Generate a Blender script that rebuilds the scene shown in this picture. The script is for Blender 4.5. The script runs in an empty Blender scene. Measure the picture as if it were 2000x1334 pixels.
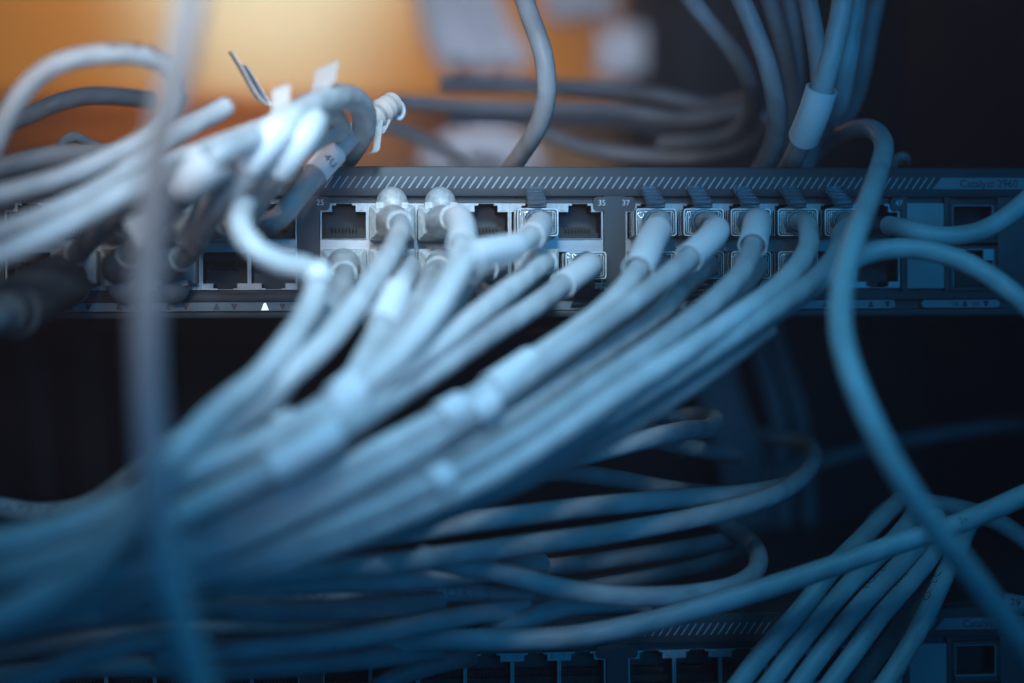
import bpy, bmesh, math, random
from mathutils import Vector, Matrix
from mathutils.geometry import tessellate_polygon
random.seed(7)
S = 0.001                                   # the scene is laid out in millimetres
SC = bpy.context.scene
COL = SC.collection

# ------------------------------------------------------------------ camera
F_MM, YAW, ROLL, D = 59.384, 0.086558, -0.005939, 500.0
CX, CZ = -18.10, -12.17
_F = Vector((math.sin(YAW), math.cos(YAW), 0)); _R = Vector((math.cos(YAW), -math.sin(YAW), 0)); _U = _R.cross(_F)
R_ = _R * math.cos(ROLL) + _U * math.sin(ROLL); U_ = -_R * math.sin(ROLL) + _U * math.cos(ROLL)
CAM = Vector((CX, 0, CZ)) - _F * D
cam_d = bpy.data.cameras.new('camera'); cam = bpy.data.objects.new('camera', cam_d); COL.objects.link(cam)
cam_d.lens = F_MM; cam_d.sensor_width = 36; cam_d.clip_start = 0.01; cam_d.clip_end = 50
m = Matrix((R_, U_, -_F)).transposed().to_4x4(); m.translation = CAM * S
cam.matrix_world = m
cam_d.dof.use_dof = True; cam_d.dof.focus_distance = 0.494; cam_d.dof.aperture_fstop = 3.8
SC.camera = cam

def P(px, py, y):                           # photograph pixel + depth plane (mm) -> world point (mm)
    r = _F + R_ * ((px - 1000) / 1000 * 18 / F_MM) + U_ * ((667 - py) / 1000 * 18 / F_MM)
    return CAM + r * ((y - CAM.y) / r.y)
def proj(p):
    d = p - CAM; w = d.dot(_F)
    return Vector((1000 + d.dot(R_) / w * F_MM * 1000 / 18, 667 - d.dot(U_) / w * F_MM * 1000 / 18))
def zz(py): return P(1135, py, 0).z

# ------------------------------------------------------------------ world, lights, exposure
w = bpy.data.worlds.new('World'); SC.world = w; w.use_nodes = True
bg = w.node_tree.nodes['Background']; bg.inputs[0].default_value = (0.0, 0.012, 0.030, 1); bg.inputs[1].default_value = 1.5
SC.view_settings.view_transform = 'Standard'; SC.view_settings.look = 'None'; SC.view_settings.gamma = 1; SC.view_settings.exposure = 0
SC.cycles.use_denoising = True
SC.cycles.max_bounces = 8; SC.cycles.transmission_bounces = 6; SC.cycles.volume_bounces = 0
SC.cycles.sample_clamp_indirect = 3; SC.cycles.caustics_reflective = False; SC.cycles.caustics_refractive = False

def area(name, loc, target, size, watts, color, spread=180):
    l = bpy.data.lights.new(name, 'AREA'); l.size = size * S; l.energy = watts; l.color = color; l.spread = math.radians(spread)
    o = bpy.data.objects.new(name, l); COL.objects.link(o); o.location = Vector(loc) * S
    o.rotation_euler = (Vector(target) - Vector(loc)).to_track_quat('-Z', 'Y').to_euler(); return o
def spot(name, loc, target, rad, watts, color, ang, blend=1.0):
    l = bpy.data.lights.new(name, 'SPOT'); l.shadow_soft_size = rad * S; l.energy = watts; l.color = color
    l.spot_size = math.radians(ang); l.spot_blend = blend
    o = bpy.data.objects.new(name, l); COL.objects.link(o); o.location = Vector(loc) * S
    o.rotation_euler = (Vector(target) - Vector(loc)).to_track_quat('-Z', 'Y').to_euler(); return o
spot('key_lamp', (-62, -400, 205), (-58, -100, 42), 36, 7.9, (0.60, 0.83, 1.0), 29, 1.0)
k_ = area('blue_key', (-5, -182, 86), (-12, -110, -10), 230, 0.088, (0.11, 0.58, 1.0), 130); k_.data.shape = 'RECTANGLE'; k_.data.size_y = 0.06
spot('front_fill', (-120, -480, 66), (-88, -50, 80), 45, 2.3, (1.0, 0.92, 0.86), 38, .9)  # added fill, whitens the highlights of the upper cables
spot('warm_front_fill', (-250, -330, 170), (-98, -50, 62), 30, 2.2, (1.0, 0.74, 0.58), 24, .9)  # added fill, turns the upper left bunch from blue to white
area('blue_fill', (20, -420, 400), (0, -60, -10), 260, 0.08, (0.0, 0.45, 1.0))
area('blue_low_fill', (110, -680, 75), (0, 0, 80), 350, 0.12, (0.0, 0.38, 1.0), 46)
spot('warm_flare', (-150, 90, 200), (-95, -330, 185), 35, 4.2, (1.0, 0.38, 0.09), 62)  # added backlight in the haze, imitates the orange lens flare
area('far_cool_fill', (0, 300, 430), (75, 800, 100), 160, 0.36, (0.72, 0.80, 1.0), 50)  # added fill so the far bundles do not go black

# ------------------------------------------------------------------ materials
def nm(name):
    mt = bpy.data.materials.new(name); mt.use_nodes = True
    return mt, mt.node_tree, mt.node_tree.nodes['Principled BSDF']
def jacket(name, col, rough=0.38, dirt=0.5, bump=0.25):
    mt, t, b = nm(name); N = t.nodes.new; L = t.links.new
    b.inputs['Roughness'].default_value = rough; b.inputs['Specular IOR Level'].default_value = 0.45
    tc = N('ShaderNodeTexCoord')
    n1 = N('ShaderNodeTexNoise'); n1.inputs['Scale'].default_value = 60; n1.inputs['Detail'].default_value = 4; L(tc.outputs['Object'], n1.inputs['Vector'])
    n2 = N('ShaderNodeTexNoise'); n2.inputs['Scale'].default_value = 900; n2.inputs['Detail'].default_value = 2; L(tc.outputs['Object'], n2.inputs['Vector'])
    r1 = N('ShaderNodeMapRange'); r1.inputs['From Min'].default_value = .35; r1.inputs['From Max'].default_value = .7
    r1.inputs['To Min'].default_value = 1.0; r1.inputs['To Max'].default_value = 0.62; L(n1.outputs[0], r1.inputs['Value'])
    r2 = N('ShaderNodeMapRange'); r2.inputs['From Min'].default_value = .70; r2.inputs['From Max'].default_value = .76
    r2.inputs['To Min'].default_value = 1.0; r2.inputs['To Max'].default_value = 1 - dirt; L(n2.outputs[0], r2.inputs['Value'])
    mu = N('ShaderNodeMath'); mu.operation = 'MULTIPLY'; L(r1.outputs[0], mu.inputs[0]); L(r2.outputs[0], mu.inputs[1])
    mx = N('ShaderNodeMix'); mx.data_type = 'RGBA'; mx.inputs['A'].default_value = (col[0] * .12, col[1] * .11, col[2] * .1, 1); mx.inputs['B'].default_value = (*col, 1)
    L(mu.outputs[0], mx.inputs['Factor']); L(mx.outputs['Result'], b.inputs['Base Color'])
    # low waves where the twisted pairs press on the jacket: uv.x is mm along the cable, uv.y turns round it
    uv = N('ShaderNodeUVMap'); sp = N('ShaderNodeSeparateXYZ'); L(uv.outputs[0], sp.inputs[0])
    a = N('ShaderNodeMath'); a.operation = 'MULTIPLY'; a.inputs[1].default_value = 0.62; L(sp.outputs[0], a.inputs[0])
    c = N('ShaderNodeMath'); c.operation = 'MULTIPLY_ADD'; c.inputs[1].default_value = 12.566; L(sp.outputs[1], c.inputs[0]); L(a.outputs[0], c.inputs[2])
    s = N('ShaderNodeMath'); s.operation = 'SINE'; L(c.outputs[0], s.inputs[0])
    q = N('ShaderNodeMath'); q.operation = 'MULTIPLY_ADD'; q.inputs[1].default_value = 0.5; L(s.outputs[0], q.inputs[0]); L(n1.outputs[0], q.inputs[2])
    bp = N('ShaderNodeBump'); bp.inputs['Strength'].default_value = bump; bp.inputs['Distance'].default_value = 0.0006; L(q.outputs[0], bp.inputs['Height']); L(bp.outputs[0], b.inputs['Normal'])
    return mt
def plain(name, col, rough=.5, metal=0, spec=.5, nscale=300, amount=.25, bump=.1, emit=None, es=0):
    mt, t, b = nm(name); N = t.nodes.new; L = t.links.new
    b.inputs['Roughness'].default_value = rough; b.inputs['Metallic'].default_value = metal; b.inputs['Specular IOR Level'].default_value = spec
    tc = N('ShaderNodeTexCoord'); n = N('ShaderNodeTexNoise'); n.inputs['Scale'].default_value = nscale; n.inputs['Detail'].default_value = 5; L(tc.outputs['Object'], n.inputs['Vector'])
    mx = N('ShaderNodeMix'); mx.data_type = 'RGBA'; mx.inputs['A'].default_value = (*[v * (1 - amount) for v in col], 1); mx.inputs['B'].default_value = (*[min(1, v * (1 + amount)) for v in col], 1)
    L(n.outputs[0], mx.inputs['Factor']); L(mx.outputs['Result'], b.inputs['Base Color'])
    bp = N('ShaderNodeBump'); bp.inputs['Strength'].default_value = bump; bp.inputs['Distance'].default_value = 0.0003; L(n.outputs[0], bp.inputs['Height']); L(bp.outputs[0], b.inputs['Normal'])
    if emit: b.inputs['Emission Color'].default_value = (*emit, 1); b.inputs['Emission Strength'].default_value = es
    return mt
M = {}
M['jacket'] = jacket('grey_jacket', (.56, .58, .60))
M['jacket_lit'] = jacket('lit_jacket', (.72, .73, .74), dirt=.25)  # grey jacket lightened for cables in strong light
M['jacket_shaded'] = jacket('shaded_jacket', (.36, .38, .40), rough=.45, dirt=.6)  # grey jacket darkened, paints shade onto the dim cables
M['jacket_dark'] = plain('dark_rubber_shade', (.07, .09, .10), .5)  # connector rubber; on the far-left bundles its dark colour stands for shade
M['sleeve'] = plain('white_sleeve', (.88, .88, .90), .35, nscale=80, amount=.06)
M['paper'] = plain('label_paper', (.62, .58, .55), .7, nscale=200, amount=.08)
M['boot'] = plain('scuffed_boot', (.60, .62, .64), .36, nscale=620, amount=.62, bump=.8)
M['boot_dark'] = plain('dusty_boot', (.32, .34, .36), .45, nscale=260, amount=.3, bump=.4)  # boot grey darkened to paint in the shade at the left ports
M['bezel'] = plain('switch_bezel', (.05, .06, .07), .48, nscale=2500, amount=.25, bump=.25)
M['rim'] = plain('edge_glint', (.80, .86, .90), .15, spec=.8, bump=0)  # pale colour painting the bright refraction line of plug edges
M['cavity'] = plain('port_plastic', (.018, .018, .02), .55)
M['steel'] = plain('port_steel', (.38, .40, .42), .45, metal=.6, nscale=500, amount=.15, bump=.2)
M['contact'] = plain('contact_metal', (.32, .27, .2), .35, metal=.9)
M['strip'] = plain('indicator_strip', (.20, .26, .30), .45, nscale=600, amount=.1)
M['band'] = plain('stripe_print', (.36, .44, .50), .5, nscale=600, amount=.15, bump=0)
M['cover'] = plain('cover_plate_plastic', (.33, .37, .40), .5, nscale=200, amount=.06)
M['ink'] = plain('dark_print', (.015, .017, .02), .6, bump=0)
M['faint_ink'] = plain('faded_print', (.24, .25, .26), .6, bump=0)
M['number'] = plain('number_print', (.72, .75, .78), .5, bump=0)
M['dark_led'] = plain('unlit_led', (.02, .022, .03), .4)
M['lit_led'] = plain('lit_led', (.8, .85, .9), .4, emit=(.80, .92, 1), es=1.1)
M['black'] = plain('rack_black', (.012, .014, .017), .8, spec=.1, nscale=60)
M['far_wall'] = plain('far_wall_paint', (.42, .37, .29), .8, nscale=6, amount=.3)
M['dim_cable'] = plain('far_cable', (.55, .57, .6), .5, nscale=60, amount=.2)
M['rear'] = plain('rear_panel_paint', (.03, .035, .045), .7, nscale=20, amount=.4)
M['backdrop'] = plain('backdrop_brown', (.55, .30, .12), .7, nscale=12, amount=.3)  # brown for the box added behind the bunch
M['glow'] = plain('lamp_diffuser', (.8, .8, .75), .6, emit=(1.0, .93, .72), es=.6)
M['glow_amber'] = plain('amber_diffuser', (.8, .6, .3), .6, emit=(1.0, .52, .12), es=.5)
mt, t, b = nm('clear_latch'); b.inputs['Base Color'].default_value = (.8, .9, .97, 1); b.inputs['Roughness'].default_value = .12; b.inputs['Transmission Weight'].default_value = .9; b.inputs['IOR'].default_value = 1.35; M['latch'] = mt
mt, t, b = nm('clear_plastic'); b.inputs['Base Color'].default_value = (.86, .93, .97, 1); b.inputs['Roughness'].default_value = .06
b.inputs['Transmission Weight'].default_value = .85; b.inputs['IOR'].default_value = 1.5
tc = t.nodes.new('ShaderNodeTexCoord'); n = t.nodes.new('ShaderNodeTexNoise'); n.inputs['Scale'].default_value = 700; t.links.new(tc.outputs['Object'], n.inputs['Vector'])
bp = t.nodes.new('ShaderNodeBump'); bp.inputs['Strength'].default_value = .5; bp.inputs['Distance'].default_value = .0004; t.links.new(n.outputs[0], bp.inputs['Height']); t.links.new(bp.outputs[0], b.inputs['Normal'])
M['clear'] = mt

# ------------------------------------------------------------------ mesh helpers (mm in, metres out)
class MB:
    def __init__(self): self.v = []; self.f = []; self.uv = {}
    def add(self, vs, fs):
        o = len(self.v); self.v += [tuple(a) for a in vs]; self.f += [tuple(i + o for i in q) for q in fs]; return o
    def box(self, x0, x1, y0, y1, z0, z1, bev=0):
        bm = bmesh.new(); bmesh.ops.create_cube(bm, size=1)
        for a in bm.verts: a.co = Vector((x0 + (a.co.x + .5) * (x1 - x0), y0 + (a.co.y + .5) * (y1 - y0), z0 + (a.co.z + .5) * (z1 - z0)))
        if bev: bmesh.ops.bevel(bm, geom=bm.edges[:], offset=bev, segments=2, affect='EDGES', profile=.5)
        bm.verts.index_update(); self.add([a.co for a in bm.verts], [[a.index for a in f.verts] for f in bm.faces]); bm.free(); return self
    def prism(self, poly, y0, y1):          # closed outline in x,z, extruded in y (y0 in front)
        n = len(poly); o = [(x, y0, z) for x, z in poly] + [(x, y1, z) for x, z in poly]
        fs = [(i, (i + 1) % n, n + (i + 1) % n, n + i) for i in range(n)]
        tri = tessellate_polygon([[Vector((x, z, 0)) for x, z in poly]])
        fs += [tuple(q) for q in tri] + [tuple(n + i for i in reversed(q)) for q in tri]
        self.add(o, fs); return self
    def tube(self, path, radii, seg=14, cap=True, uv=True):
        n = len(path); T = []
        for i in range(n):
            T.append((path[min(i + 1, n - 1)] - path[max(i - 1, 0)]).normalized())
        up = Vector((0, 0, 1)) if abs(T[0].z) < .9 else Vector((1, 0, 0))
        nrm = (up - T[0] * up.dot(T[0])).normalized(); vs = []; s = 0; uvs = []; self.frames = []
        for i in range(n):
            nrm = (nrm - T[i] * nrm.dot(T[i])).normalized(); bi = T[i].cross(nrm)
            if i: s += (path[i] - path[i - 1]).length
            self.frames.append((path[i], T[i], nrm, bi, s))
            r = radii[i] if isinstance(radii, (list, tuple)) else radii
            for k in range(seg):
                a = 2 * math.pi * k / seg; vs.append(path[i] + nrm * math.cos(a) * r + bi * math.sin(a) * r); uvs.append((s, k / seg))
        fs = [(i * seg + k, i * seg + (k + 1) % seg, (i + 1) * seg + (k + 1) % seg, (i + 1) * seg + k) for i in range(n - 1) for k in range(seg)]
        if cap: fs += [tuple(reversed(range(seg))), tuple((n - 1) * seg + k for k in range(seg))]
        o = self.add(vs, fs)
        for i, q in enumerate(uvs): self.uv[o + i] = q
        return self
    def ellipsoid(self, c, r, seg=24, rings=14):
        vs = []; fs = []
        for i in range(rings + 1):
            th = math.pi * i / rings
            for k in range(seg):
                a = 2 * math.pi * k / seg; vs.append((c[0] + r[0] * math.sin(th) * math.cos(a), c[1] + r[1] * math.sin(th) * math.sin(a), c[2] + r[2] * math.cos(th)))
        for i in range(rings):
            for k in range(seg): fs.append((i * seg + k, (i + 1) * seg + k, (i + 1) * seg + (k + 1) % seg, i * seg + (k + 1) % seg))
        self.add(vs, fs); return self
    def mesh(self, name, mat, smooth=True):
        me = bpy.data.meshes.new(name); me.from_pydata([(a[0] * S, a[1] * S, a[2] * S) for a in self.v], [], self.f)
        if self.uv:
            l = me.uv_layers.new(name='UVMap')
            for lp in me.loops: l.data[lp.index].uv = self.uv.get(lp.vertex_index, (0, 0))
        bm = bmesh.new(); bm.from_mesh(me); bmesh.ops.remove_doubles(bm, verts=bm.verts, dist=1e-7); bmesh.ops.recalc_face_normals(bm, faces=bm.faces)
        if smooth:
            for f in bm.faces: f.smooth = True
            for e in bm.edges:
                if len(e.link_faces) == 2 and e.calc_face_angle(0) > math.radians(38): e.smooth = False
        bm.to_mesh(me); bm.free(); me.materials.append(mat); return me
    def build(self, name, mat, parent=None, smooth=True):
        return link(name, self.mesh(name, mat, smooth), parent)
def link(name, me, parent=None):
    o = bpy.data.objects.new(name, me); COL.objects.link(o)
    if parent: o.parent = parent; o.matrix_parent_inverse = Matrix.Translation(-world_loc(parent))
    return o
def world_loc(o):
    v = Vector(o.location)
    return v if not o.parent else Vector((0, 0, 0)) if o.type == 'MESH' else v
def empty(name, loc=(0, 0, 0)):
    o = bpy.data.objects.new(name, None); COL.objects.link(o); o.location = Vector(loc) * S; o.empty_display_size = .01; return o
def tag(o, label=None, cat=None, group=None, kind=None):
    if label: o['label'] = label
    if cat: o['category'] = cat
    if group: o['group'] = group
    if kind: o['kind'] = kind
    return o
def text_mesh(body, size, ext=.02, spacing=1.0):   # -> verts (x right, y up) in mm, faces
    c = bpy.data.curves.new('t', 'FONT'); c.body = body; c.size = size; c.extrude = ext; c.space_character = spacing; c.resolution_u = 3
    o = bpy.data.objects.new('t', c); COL.objects.link(o); dg = bpy.context.evaluated_depsgraph_get(); dg.update()
    me = bpy.data.meshes.new_from_object(o.evaluated_get(dg)); vs = [v.co.copy() for v in me.vertices]; fs = [tuple(p.vertices) for p in me.polygons]
    bpy.data.objects.remove(o); bpy.data.curves.remove(c); bpy.data.meshes.remove(me); return vs, fs
def text_on_panel(body, size, x, z, y, mat, parent, name='port_number', spacing=1.0, center=True, bold=.0):
    vs, fs = text_mesh(body, size, .03, spacing); mb = MB()
    wd = max(v.x for v in vs); ox = x - wd / 2 if center else x
    mb.add([(ox + v.x, y - v.z, z + v.y) for v in vs], fs)
    return mb.build(name, mat, parent, smooth=False)
def rrect(x0, x1, z0, z1, r, n=5):
    out = []
    for cx, cz, a0 in ((x1 - r, z1 - r, 0), (x0 + r, z1 - r, 90), (x0 + r, z0 + r, 180), (x1 - r, z0 + r, 270)):
        for i in range(n + 1):
            a = math.radians(a0 + 90 * i / n); out.append((cx + r * math.cos(a), cz + r * math.sin(a)))
    return out

# ------------------------------------------------------------------ network switch
PITCH, BLK = 13.97, 90.507
def colx(b, k): return 2.45 + b * BLK + (k - 5) * PITCH
def tri(x, z, h, up):
    s = 1 if up else -1; q = h * .5
    return [(x - q * 1.05, z - q * s), (x + q * 1.05, z - q * s), (x + q * .25, z + q * s), (x - q * .25, z + q * s)] if up else [(x - q * 1.05, z + q), (x - q * .25, z - q), (x + q * .25, z - q), (x + q * 1.05, z + q)]
def port_outline(b, k, up):
    x = colx(b, k)
    if up: z0, z1, z2, z3 = zz(465.5), zz(413.5), zz(401), zz(397.5)
    else: z0, z1, z2, z3 = zz(492), zz(551.5), zz(561), zz(563)
    a, c, d = 6.45, 3.45, 2.35
    return [(x - a, z0), (x + a, z0), (x + a, z1), (x + c, z1), (x + c, z2), (x + d, z2), (x + d, z3), (x - d, z3), (x - d, z2), (x - c, z2), (x - c, z1), (x - a, z1)], x
def build_switch(dz, upper, label):
    base = empty('network_switch', (0, 130, zz(620) + dz)); tag(base, label, 'network switch', 'rack network switches')
    def Z(py): return zz(py) + dz
    X0, X1 = -262, 197
    mb = MB(); mb.box(X0, X1, 12, 250, Z(619), Z(326.5), 0); mb.build('casing', M['bezel'], base)
    fp = MB()
    fp.box(X0, X1, 0, 4, Z(384), Z(325.5), .55)                       # upper bezel
    fp.box(X0, X1, 0, 4, Z(587.5), Z(571), .4)                        # lower bezel above strip
    fp.box(X0, X1, 0, 4, Z(619), Z(605.5), .5)
    fp.box(X0, X1, 2.4, 3.6, Z(397), Z(383.5)); fp.box(X0, X1, 2.2, 3.6, Z(572), Z(564.2))
    fp.box(X0, X1, 3.0, 3.8, Z(606), Z(587))
    xr = colx(1, 5) + 7.4
    for b in (-2, -1, 0, 1):                                          # dividers between the port blocks, with number tabs
        x0 = colx(b, 5) + 7.15; x1 = colx(b + 1, 0) - 7.15 if b < 1 else x0 + 1.2
        fp.prism(rrect(x0, x1, Z(571.5), Z(383), .3), -.05, 4)
        fp.prism(rrect(x0 - 3.2, x0 + 1.0, Z(411), Z(384.5), 1.3), -.1, 1.2)
        if b < 1: fp.prism(rrect(x1 - 1.0, x1 + 3.0, Z(411), Z(384.5), 1.3), -.1, 1.2)
    fp.box(xr, xr + 1.6, 0, 4, Z(571), Z(384)); fp.box(xr + 13.2, xr + 14.6, 0, 4, Z(571), Z(384)); fp.box(xr + 29.7, X1, 0, 4, Z(571), Z(384), .3)
    fp.build('front_panel', M['bezel'], base)
    # ports
    for b in (-1, 0, 1):
        for k in range(6):
            for up in ((True, False) if upper else (True,)):
                ol, x = port_outline(b, k, up); ol = [(a, c + dz) for a, c in ol]
                za, zb = (Z(480.5), Z(397.1)) if up else (Z(563.8), Z(480.7))
                outer = [(x - 6.96, za), (x + 6.96, za), (x + 6.96, zb), (x - 6.96, zb)]
                sh = MB(); n = len(ol)
                tr = tessellate_polygon([[Vector((a, c, 0)) for a, c in outer], [Vector((a, c, 0)) for a, c in ol]])
                al = outer + ol
                sh.add([(a, .9, c) for a, c in al], tr)
                # folded lips of the shield running inwards
                sh.add([(a, .9, c) for a, c in ol] + [(a, 2.6, c) for a, c in ol], [(i, (i + 1) % n, n + (i + 1) % n, n + i) for i in range(n)])
                if up: sh.box(x - 6.6, x + 6.6, .35, .95, Z(467.6), Z(465.6), .12); sh.box(x - 6.9, x - 6.5, .5, .95, Z(466), Z(413.5))
                else: sh.box(x - 6.6, x + 6.6, .4, .95, Z(492), Z(490.6), .1)
                for s in (-1, 1):                                     # spring tabs
                    if up: sh.box(x + s * 5.2 - .5, x + s * 5.2 + .5, .7, 1.2, Z(411), Z(400), .1)
                so = sh.build('port_shield', M['steel'], base, smooth=False)
                cv = MB()
                cv.add([(a, 2.5, c) for a, c in ol] + [(a, 14, c) for a, c in ol], [(i, (i + 1) % n, n + (i + 1) % n, n + i) for i in range(n)])
                cv.add([(a, 14, c) for a, c in ol], tessellate_polygon([[Vector((a, c, 0)) for a, c in ol]]))
                zl = Z(452) if up else Z(508)
                cv.box(x - 6.3, x + 6.3, 7.0, 13.5, min(Z(465.6), zl) if up else zl, zl if up else Z(492.2))
                cv.box(x - 5.6, x + 5.6, 9.0, 13.5, min(zl, Z(440) if up else Z(520)), max(zl, Z(440) if up else Z(520)))
                co = cv.build('port', M['cavity'], base, smooth=False)
                ct = MB()
                for i in range(8):
                    xc = x + (i - 3.5) * 1.02
                    zc0, zc1 = (zl, Z(438)) if up else (zl, Z(522))
                    ct.tube([Vector((xc, 6.2, zc0)), Vector((xc, 8.2, (zc0 + zc1) / 2)), Vector((xc, 12, zc1))], .2, 5, uv=False)
                ct.build('contacts', M['contact'], co)
    # print: stripes, numbers, strip, name
    st = MB(); x = P(628, 356, 0).x; xe = P(1826, 356, 0).x; i = 0
    while x < xe:
        if not (dz == 0 and i < 0): st.prism([(x - 1.55, Z(368)), (x - 1.05, Z(368)), (x + 1.3, Z(345.5)), (x + .8, Z(345.5))], -.03, .02)
        x += 2.235; i += 1
    st.build('stripe_print', M['band'], base, smooth=False)
    nm_ = MB(); xn = xe + .8
    nm_.prism([(xn - 1.6, Z(368)), (X1 - 1, Z(368)), (X1 - 1, Z(345.5)), (xn + 1.2, Z(345.5))], -.035, .02)
    ns = nm_.build('name_strip', M['strip'], base, smooth=False)
    text_on_panel('Catalyst 2960', 3.3, P(1874, 360, 0).x, Z(364.2), -.07, M['ink'], ns, 'name_text', center=False)
    if upper:
        for s_, b, side in (('25', 0, -1), ('35', 0, 1), ('37', 1, -1), ('47', 1, 1), ('23', -1, 1)):
            xx = colx(b, 5) + 6.45 if side > 0 else colx(b, 0) - 6.95
            text_on_panel(s_, 2.35, xx, Z(401.2), -.14, M['number'], base)
        text_on_panel('36', 2.35, colx(0, 5) + 6.6, Z(567.5), -.14, M['number'], base)
        ln = MB(); ln.box(colx(0, 5) + 6.3, colx(0, 5) + 6.5, -.13, 0, Z(553), Z(541)); ln.box(colx(0, 5) + 5.3, colx(0, 5) + 7.5, -.13, 0, Z(554.5), Z(553)); ln.build('number_bracket', M['number'], base)
        sp = MB(); xs0, xs1 = P(60, 596, 0).x, P(1748, 592, 0).x
        sp.prism(rrect(xs0, xs1, Z(604.6), Z(588), 1.1), -.25, 3.5); so = sp.build('indicator_strip', M['strip'], base)
        for b in (-1, 0, 1):
            for k in range(6):
                for j, (dx, u) in enumerate(((-2.45, True), (2.65, False))):
                    lit = (b == -1 and k == 5 and u)
                    q = MB(); q.prism(tri(colx(b, k) + dx, Z(596.4), 1.75 if not lit else 2.1, u), -.33, -.2)
                    lo = q.build('indicator', M['lit_led' if lit else 'dark_led'], so, smooth=False)
                    if lit: lo['label'] = 'lit white arrow indicator'
        s2 = MB(); xa, xb = P(1800, 590, 0).x, P(1952, 590, 0).x
        s2.prism(rrect(xa, xb, Z(604), Z(588.5), 1.1), -.25, 3.5); s2o = s2.build('mode_strip', M['strip'], base)
        xm = P(1858, 590, 0).x
        text_on_panel('1X', 2.0, xm + 1, Z(601.3), -.3, M['ink'], s2o, 'strip_text'); text_on_panel('2X', 2.0, xm + 7.6, Z(601.3), -.3, M['ink'], s2o, 'strip_text')
        q = MB(); q.prism(tri(xm + 4.1, Z(596.2), 1.7, True), -.33, -.2); q.prism(tri(xm + 10.7, Z(596.2), 1.7, False), -.33, -.2); q.build('strip_arrows', M['ink'], s2o, smooth=False)
    # uplink side
    cp = MB(); cp.prism(rrect(xr + 1.7, xr + 13.1, Z(565), Z(396), .3), .4, 4); cp.build('cover_plate', M['cover'], base)
    for za, zb, nt in ((Z(475), Z(393), False), (Z(570), Z(481), True)):
        x0, x1 = xr + 14.8, xr + 29.5; q = MB(); t_ = .9
        q.box(x0, x1, -.3, 6, zb - t_, zb, .15); q.box(x0, x1, -.3, 6, za, za + (t_ if nt else 2.0), .15); q.box(x0, x0 + t_, -.3, 6, za + t_, zb - t_, .1); q.box(x1 - t_, x1, -.3, 6, za + t_, zb - t_, .1)
        uo = q.build('uplink_port', M['bezel'], base)
        q = MB(); q.box(x0 + .5, x1 - .5, 9, 9.5, za + .5, zb - .5); q.build('port_recess', M['cavity'], uo)
        q = MB(); q.box(x0 + t_, x0 + t_ + .35, .3, 1.0, za + t_, zb - t_); q.box(x1 - t_ - .35, x1 - t_, .3, 1.0, za + t_, zb - t_); q.box(x0 + t_, x1 - t_, .3, 1.0, zb - t_ - .35, zb - t_)
        if nt: q.box(x0 + t_, x0 + 5, .2, 1.1, zb - 4, zb - t_); q.box(x1 - 4.2, x1 - t_, .2, 1.1, zb - 4.4, zb - t_)
        else: q.box(x0 + t_, x1 - t_, .2, 1.0, za + 1.0, za + 2.4)
        q.build('shield_lip', M['steel'], uo)
    return base
build_switch(0, True, 'dark rack network switch at middle height with patch cables plugged into numbered ports')
build_switch(-133.35, False, 'almost black network switch at the very bottom edge, below the coiled cables')

# ------------------------------------------------------------------ cables
GROUP = 'network patch cables'
def spline(pts, step=1.6):
    n = len(pts); q = [pts[0] * 2 - pts[1]] + pts + [pts[-1] * 2 - pts[-2]]; out = []
    for i in range(1, n):
        p0, p1, p2, p3 = q[i - 1], q[i], q[i + 1], q[i + 2]
        a = max((p1 - p0).length, 1e-3) ** .5; b = max((p2 - p1).length, 1e-3) ** .5; c = max((p3 - p2).length, 1e-3) ** .5
        m1 = (p2 - p1) + ((p1 - p0) / a - (p2 - p0) / (a + b)) * b
        m2 = (p2 - p1) + ((p3 - p2) / c - (p3 - p1) / (b + c)) * b
        k = max(3, int((p2 - p1).length / step))
        for j in range(k):
            t = j / k; t2, t3 = t * t, t * t * t
            out.append(p1 * (2 * t3 - 3 * t2 + 1) + m1 * (t3 - 2 * t2 + t) + p2 * (-2 * t3 + 3 * t2) + m2 * (t3 - t2))
    out.append(pts[-1].copy())
    for _ in range(3):
        out = [out[0]] + [(out[i - 1] + out[i] * 2 + out[i + 1]) / 4 for i in range(1, len(out) - 1)] + [out[-1]]
    return out
def nearest(path, px, py):
    return min(range(len(path)), key=lambda i: (proj(path[i]) - Vector((px, py))).length)

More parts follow.
